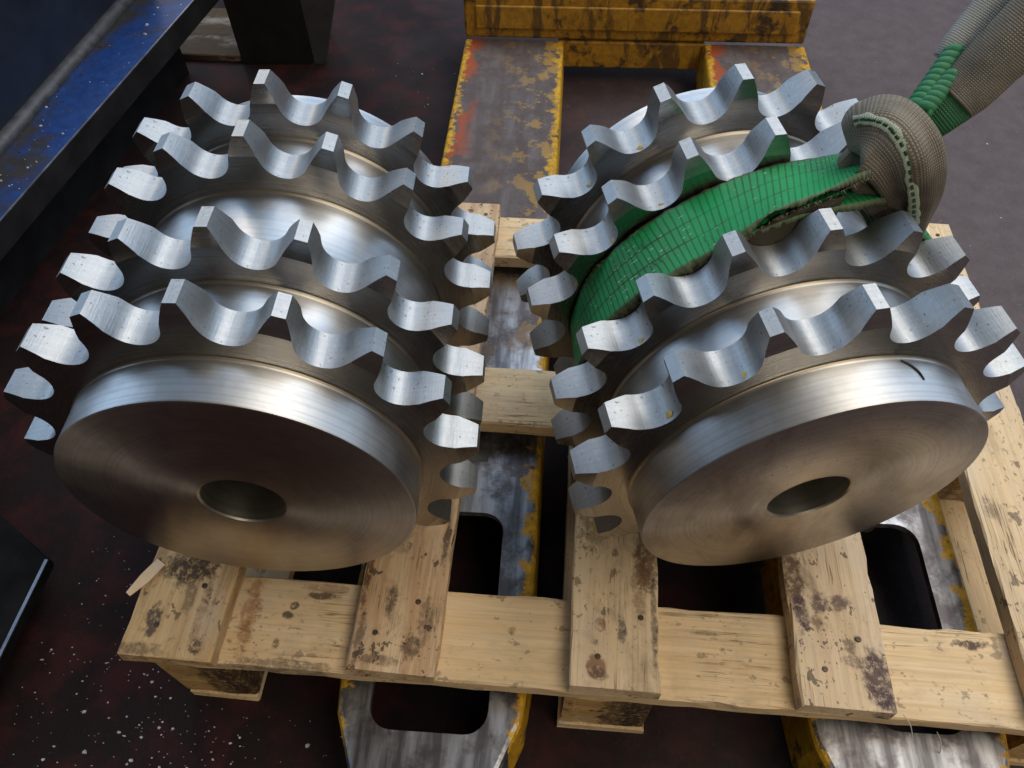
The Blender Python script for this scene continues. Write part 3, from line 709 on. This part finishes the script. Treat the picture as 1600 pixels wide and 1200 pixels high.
# ------------------------------------------------------------------ background machinery
MB = m_blue(); DK = m_simple('black_oily_steel', (.018, .018, .02), .42, .4, .4, 20)
mach = empty('blue_machine', 'chipped blue machine base with a swarf-strewn flange along its foot', 'machine', (-.32, .75, FLOOR))
MO = Vector((-.32, .75, FLOOR))
def prism(pts, z0, z1, origin, bev=0.0):
    bm = bmesh.new(); b = [bm.verts.new(mm(x, y, z0) - origin) for x, y in pts]; t = [bm.verts.new(mm(x, y, z1) - origin) for x, y in pts]
    bm.faces.new(b[::-1]); bm.faces.new(t)
    for k in range(len(pts)): bm.faces.new((b[k], b[(k + 1) % len(pts)], t[(k + 1) % len(pts)], t[k]))
    if bev: bmesh.ops.bevel(bm, geom=list(bm.edges), offset=bev * .001, segments=2, affect='EDGES')
    bmesh.ops.recalc_face_normals(bm, faces=bm.faces)
    return bm
link('flange', prism([(-225, 1080), (-305, 310), (-520, 310), (-520, 1080)], 24, 60, MO, 1.5), [MB, DK], mach)
for pl in mach.children[0].data.polygons: pl.material_index = 1 if abs(pl.normal.z) < .5 else 0
link('side_panel', prism([(-338, 1080), (-375, 310), (-720, 310), (-720, 1080)], 60.5, 262, MO, 4), m_simple('dark_navy_paint', (.010, .014, .026), .38, .0, .35, 14), mach)
link('worn_edge', prism([(-224.6, 1079), (-304.6, 311), (-306.4, 311), (-226.4, 1079)], 59.2, 60.5, MO), m_simple('bare_edge', (.26, .27, .30), .4, .8, .5, 40), mach)
# rounded bead where the flange meets the panel
bm = bmesh.new(); rings = []
for i in range(13):
    f = i / 12; c = mm(-336 - 37 * f, 1079 - 768 * f, 62)
    rings.append([bm.verts.new(c + Vector((.013 * math.cos(a), 0, .010 * math.sin(a))) - MO) for a in [2 * PI * k / 10 for k in range(10)]])
for a, b in zip(rings, rings[1:]):
    for k in range(10): bm.faces.new((a[k], a[(k + 1) % 10], b[(k + 1) % 10], b[k]))
bmesh.ops.recalc_face_normals(bm, faces=bm.faces)
link('weld_bead', bm, m_simple('grimy_bead', (.05, .05, .055), .5, .2, .5, 60), mach, smooth=True)
link('plinth', prism([(-330, 1060), (-400, 330), (-700, 330), (-700, 1060)], -112, 23.5, MO), DK, mach)

foot = empty('machine_foot', 'black steel wedge with a bright worn edge, on the floor by the near corner', 'steel bracket', (-.2, .1, FLOOR))
FO = Vector((-.2, .1, FLOOR))
link('plate', prism([(-127, 106), (-129, -60), (-420, -60), (-420, 280), (-205, 152)], -76, -60, FO, 2), m_simple('worn_black_steel', (.007, .007, .008), .85, 0, .6, 26, spec=.08), foot)
link('base', prism([(-165, 90), (-170, -50), (-400, -50), (-400, 240), (-225, 130)], -112, -76.5, FO), DK, foot)
link('worn_edge', prism([(-126.2, 104), (-128, -58), (-131, -58), (-129.5, 104)], -61, -59.2, FO), m_simple('bright_edge', (.45, .47, .52), .35, 1.0), foot)

post = empty('steel_post', 'black square steel post with a grey gusset, on the floor behind the left sprocket', 'post', (-.19, 1.15, FLOOR))
PO = Vector((-.19, 1.15, FLOOR))
link('column', prism([(-240, 1092), (-112, 1100), (-112, 1225), (-240, 1225)], -112, 420, PO, 2), m_simple('soot_black_paint', (.006, .006, .007), .5, .0), post)
bm = bmesh.new()
g = [(-108, -112), (-88, -112), (-30, 60), (-30, 300), (-108, 300)]
a = [bm.verts.new(mm(x, 1104, z) - PO) for x, z in g]; b = [bm.verts.new(mm(x, 1116, z) - PO) for x, z in g]
bm.faces.new(a); bm.faces.new(b[::-1])
for k in range(5): bm.faces.new((a[k], b[k], b[(k + 1) % 5], a[(k + 1) % 5]))
bmesh.ops.recalc_face_normals(bm, faces=bm.faces)
link('gusset', bm, m_simple('grey_gusset', (.05, .05, .055), .45, .2), post)
brd = board('floor_board', .16, .17, .012, m_wood('dirty_plank', light=(.10, .06, .026), dark=(.06, .034, .015), grime=.7, speck=1.0), None, (-.30, 1.185, FLOOR + .0062), False, seed=77, n=8)
tag(brd, 'dirty brown board lying on the floor between the blue machine and black post', 'board')

# ------------------------------------------------------------------ swarf chips and crumbs
def chips(name, spots, zf, mat, smin=.6, smax=2.4):
    rnd = random.Random(11); bm = bmesh.new()
    for (x, y) in spots:
        s = smin + (smax - smin) * rnd.random()**4.0; z = zf; k = rnd.randint(4, 6); a0 = rnd.random() * 6.28; el = rnd.uniform(.45, 1)
        h = s * rnd.uniform(.25, .6)
        lo, hi = [], []
        for i in range(k):
            a = a0 + 2 * PI * i / k; r = s * rnd.uniform(.6, 1.2); dx, dy = r * math.cos(a), r * math.sin(a) * el
            lo.append(bm.verts.new(mm(x + dx, y + dy, z))); hi.append(bm.verts.new(mm(x + dx * .7, y + dy * .7, z + h * rnd.uniform(.6, 1.3))))
        bm.faces.new(hi)
        for i in range(k): bm.faces.new((lo[i], lo[(i + 1) % k], hi[(i + 1) % k], hi[i]))
    bmesh.ops.recalc_face_normals(bm, faces=bm.faces)
    return kind(link(name, bm, mat), 'stuff')
rnd = random.Random(3); sp = []
def clump(n, cx, cy, sx, sy):
    for _ in range(n): sp.append((rnd.gauss(cx, sx), rnd.gauss(cy, sy)))
clump(150, 15, -20, 75, 45); clump(60, -60, 130, 60, 60); clump(60, -95, 40, 45, 70); clump(50, 60, -40, 60, 25); clump(60, -60, 330, 120, 200); clump(25, 200, -45, 60, 20)
clump(40, 900, 700, 160, 260)
clump(30, -150, 560, 90, 260); clump(30, 60, 1050, 160, 120)
sp = [p for p in sp if not (20 < p[0] < 850 and 0 < p[1] < 580) and not (p[0] < -130 and p[1] < 290)]
CHIP = m_simple('pale_chips', (.42, .42, .44), .5, 0, .4, 200)
chips('floor_chips', sp, -112, CHIP)
fl = []
for _ in range(90):
    y = rnd.uniform(400, 1050); xb = -305 + (y - 310) * 80 / 770; fl.append((xb - 8 - abs(rnd.gauss(0, 34)), y))
chips('flange_chips', fl, 60, CHIP, .6, 3.0)
# fine dark swarf along the panel
fs = []
for _ in range(260):
    y = rnd.uniform(420, 1050); xb = -375 + (y - 310) * 37 / 770; fs.append((xb + 14 + abs(rnd.gauss(0, 16)), y))
chips('dark_swarf', fs, 60, m_simple('dark_crumbs', (.03, .025, .02), .7), .6, 2.2)
# curls of swarf caught on the right sprocket and pallet
def curl(name, pts, r, mat, label, cat_):
    bm = bmesh.new(); P = [Vector(p) for p in pts]; rings = []; n = 24
    o0 = P[0].copy()
    for i in range(n + 1):
        t = (len(P) - 1) * i / n; c = Vector(cat(P, t)); tan = (Vector(cat(P, min(len(P) - 1, t + .02))) - Vector(cat(P, max(0, t - .02)))).normalized()
        sx = tan.cross(Vector((.3, .2, 1))).normalized(); sy = sx.cross(tan); rr = r * (.5 + .5 * math.sin(PI * (i + 1) / (n + 2)))
        rings.append([bm.verts.new(c + (sx * math.cos(2 * PI * k / 6) + sy * math.sin(2 * PI * k / 6)) * rr - o0) for k in range(6)])
    for a, b in zip(rings, rings[1:]):
        for k in range(6): bm.faces.new((a[k], a[(k + 1) % 6], b[(k + 1) % 6], b[k]))
    bmesh.ops.recalc_face_normals(bm, faces=bm.faces)
    return tag(link(name, bm, mat, None, o0, smooth=True), label, cat_)
BLK = m_simple('black_swarf', (.02, .02, .025), .4, .5)
curl('swarf_curl', [cyl(75, 120.9, 29), cyl(72.5, 120.6, 26), cyl(70.5, 120.5, 21), cyl(70, 120.4, 15)], .0007, BLK, 'thin black swarf curl lying on the front rim of the slung sprocket', 'swarf')

PALE = m_simple('pale_swarf', (.55, .53, .50), .5, .2)
for pts in ([(654, 1, 16), (662, -4, 6), (668, -12, -8)], [(690, -2, -12), (696, -8, -22), (699, -14, -36)]):
    c = curl('splinter', [mm(*p) for p in pts], .0004, PALE, 'x', 'x'); del c['label']; del c['category']; c.parent = pallet; c.location = c.location - Vector((0, 0, FLOOR))
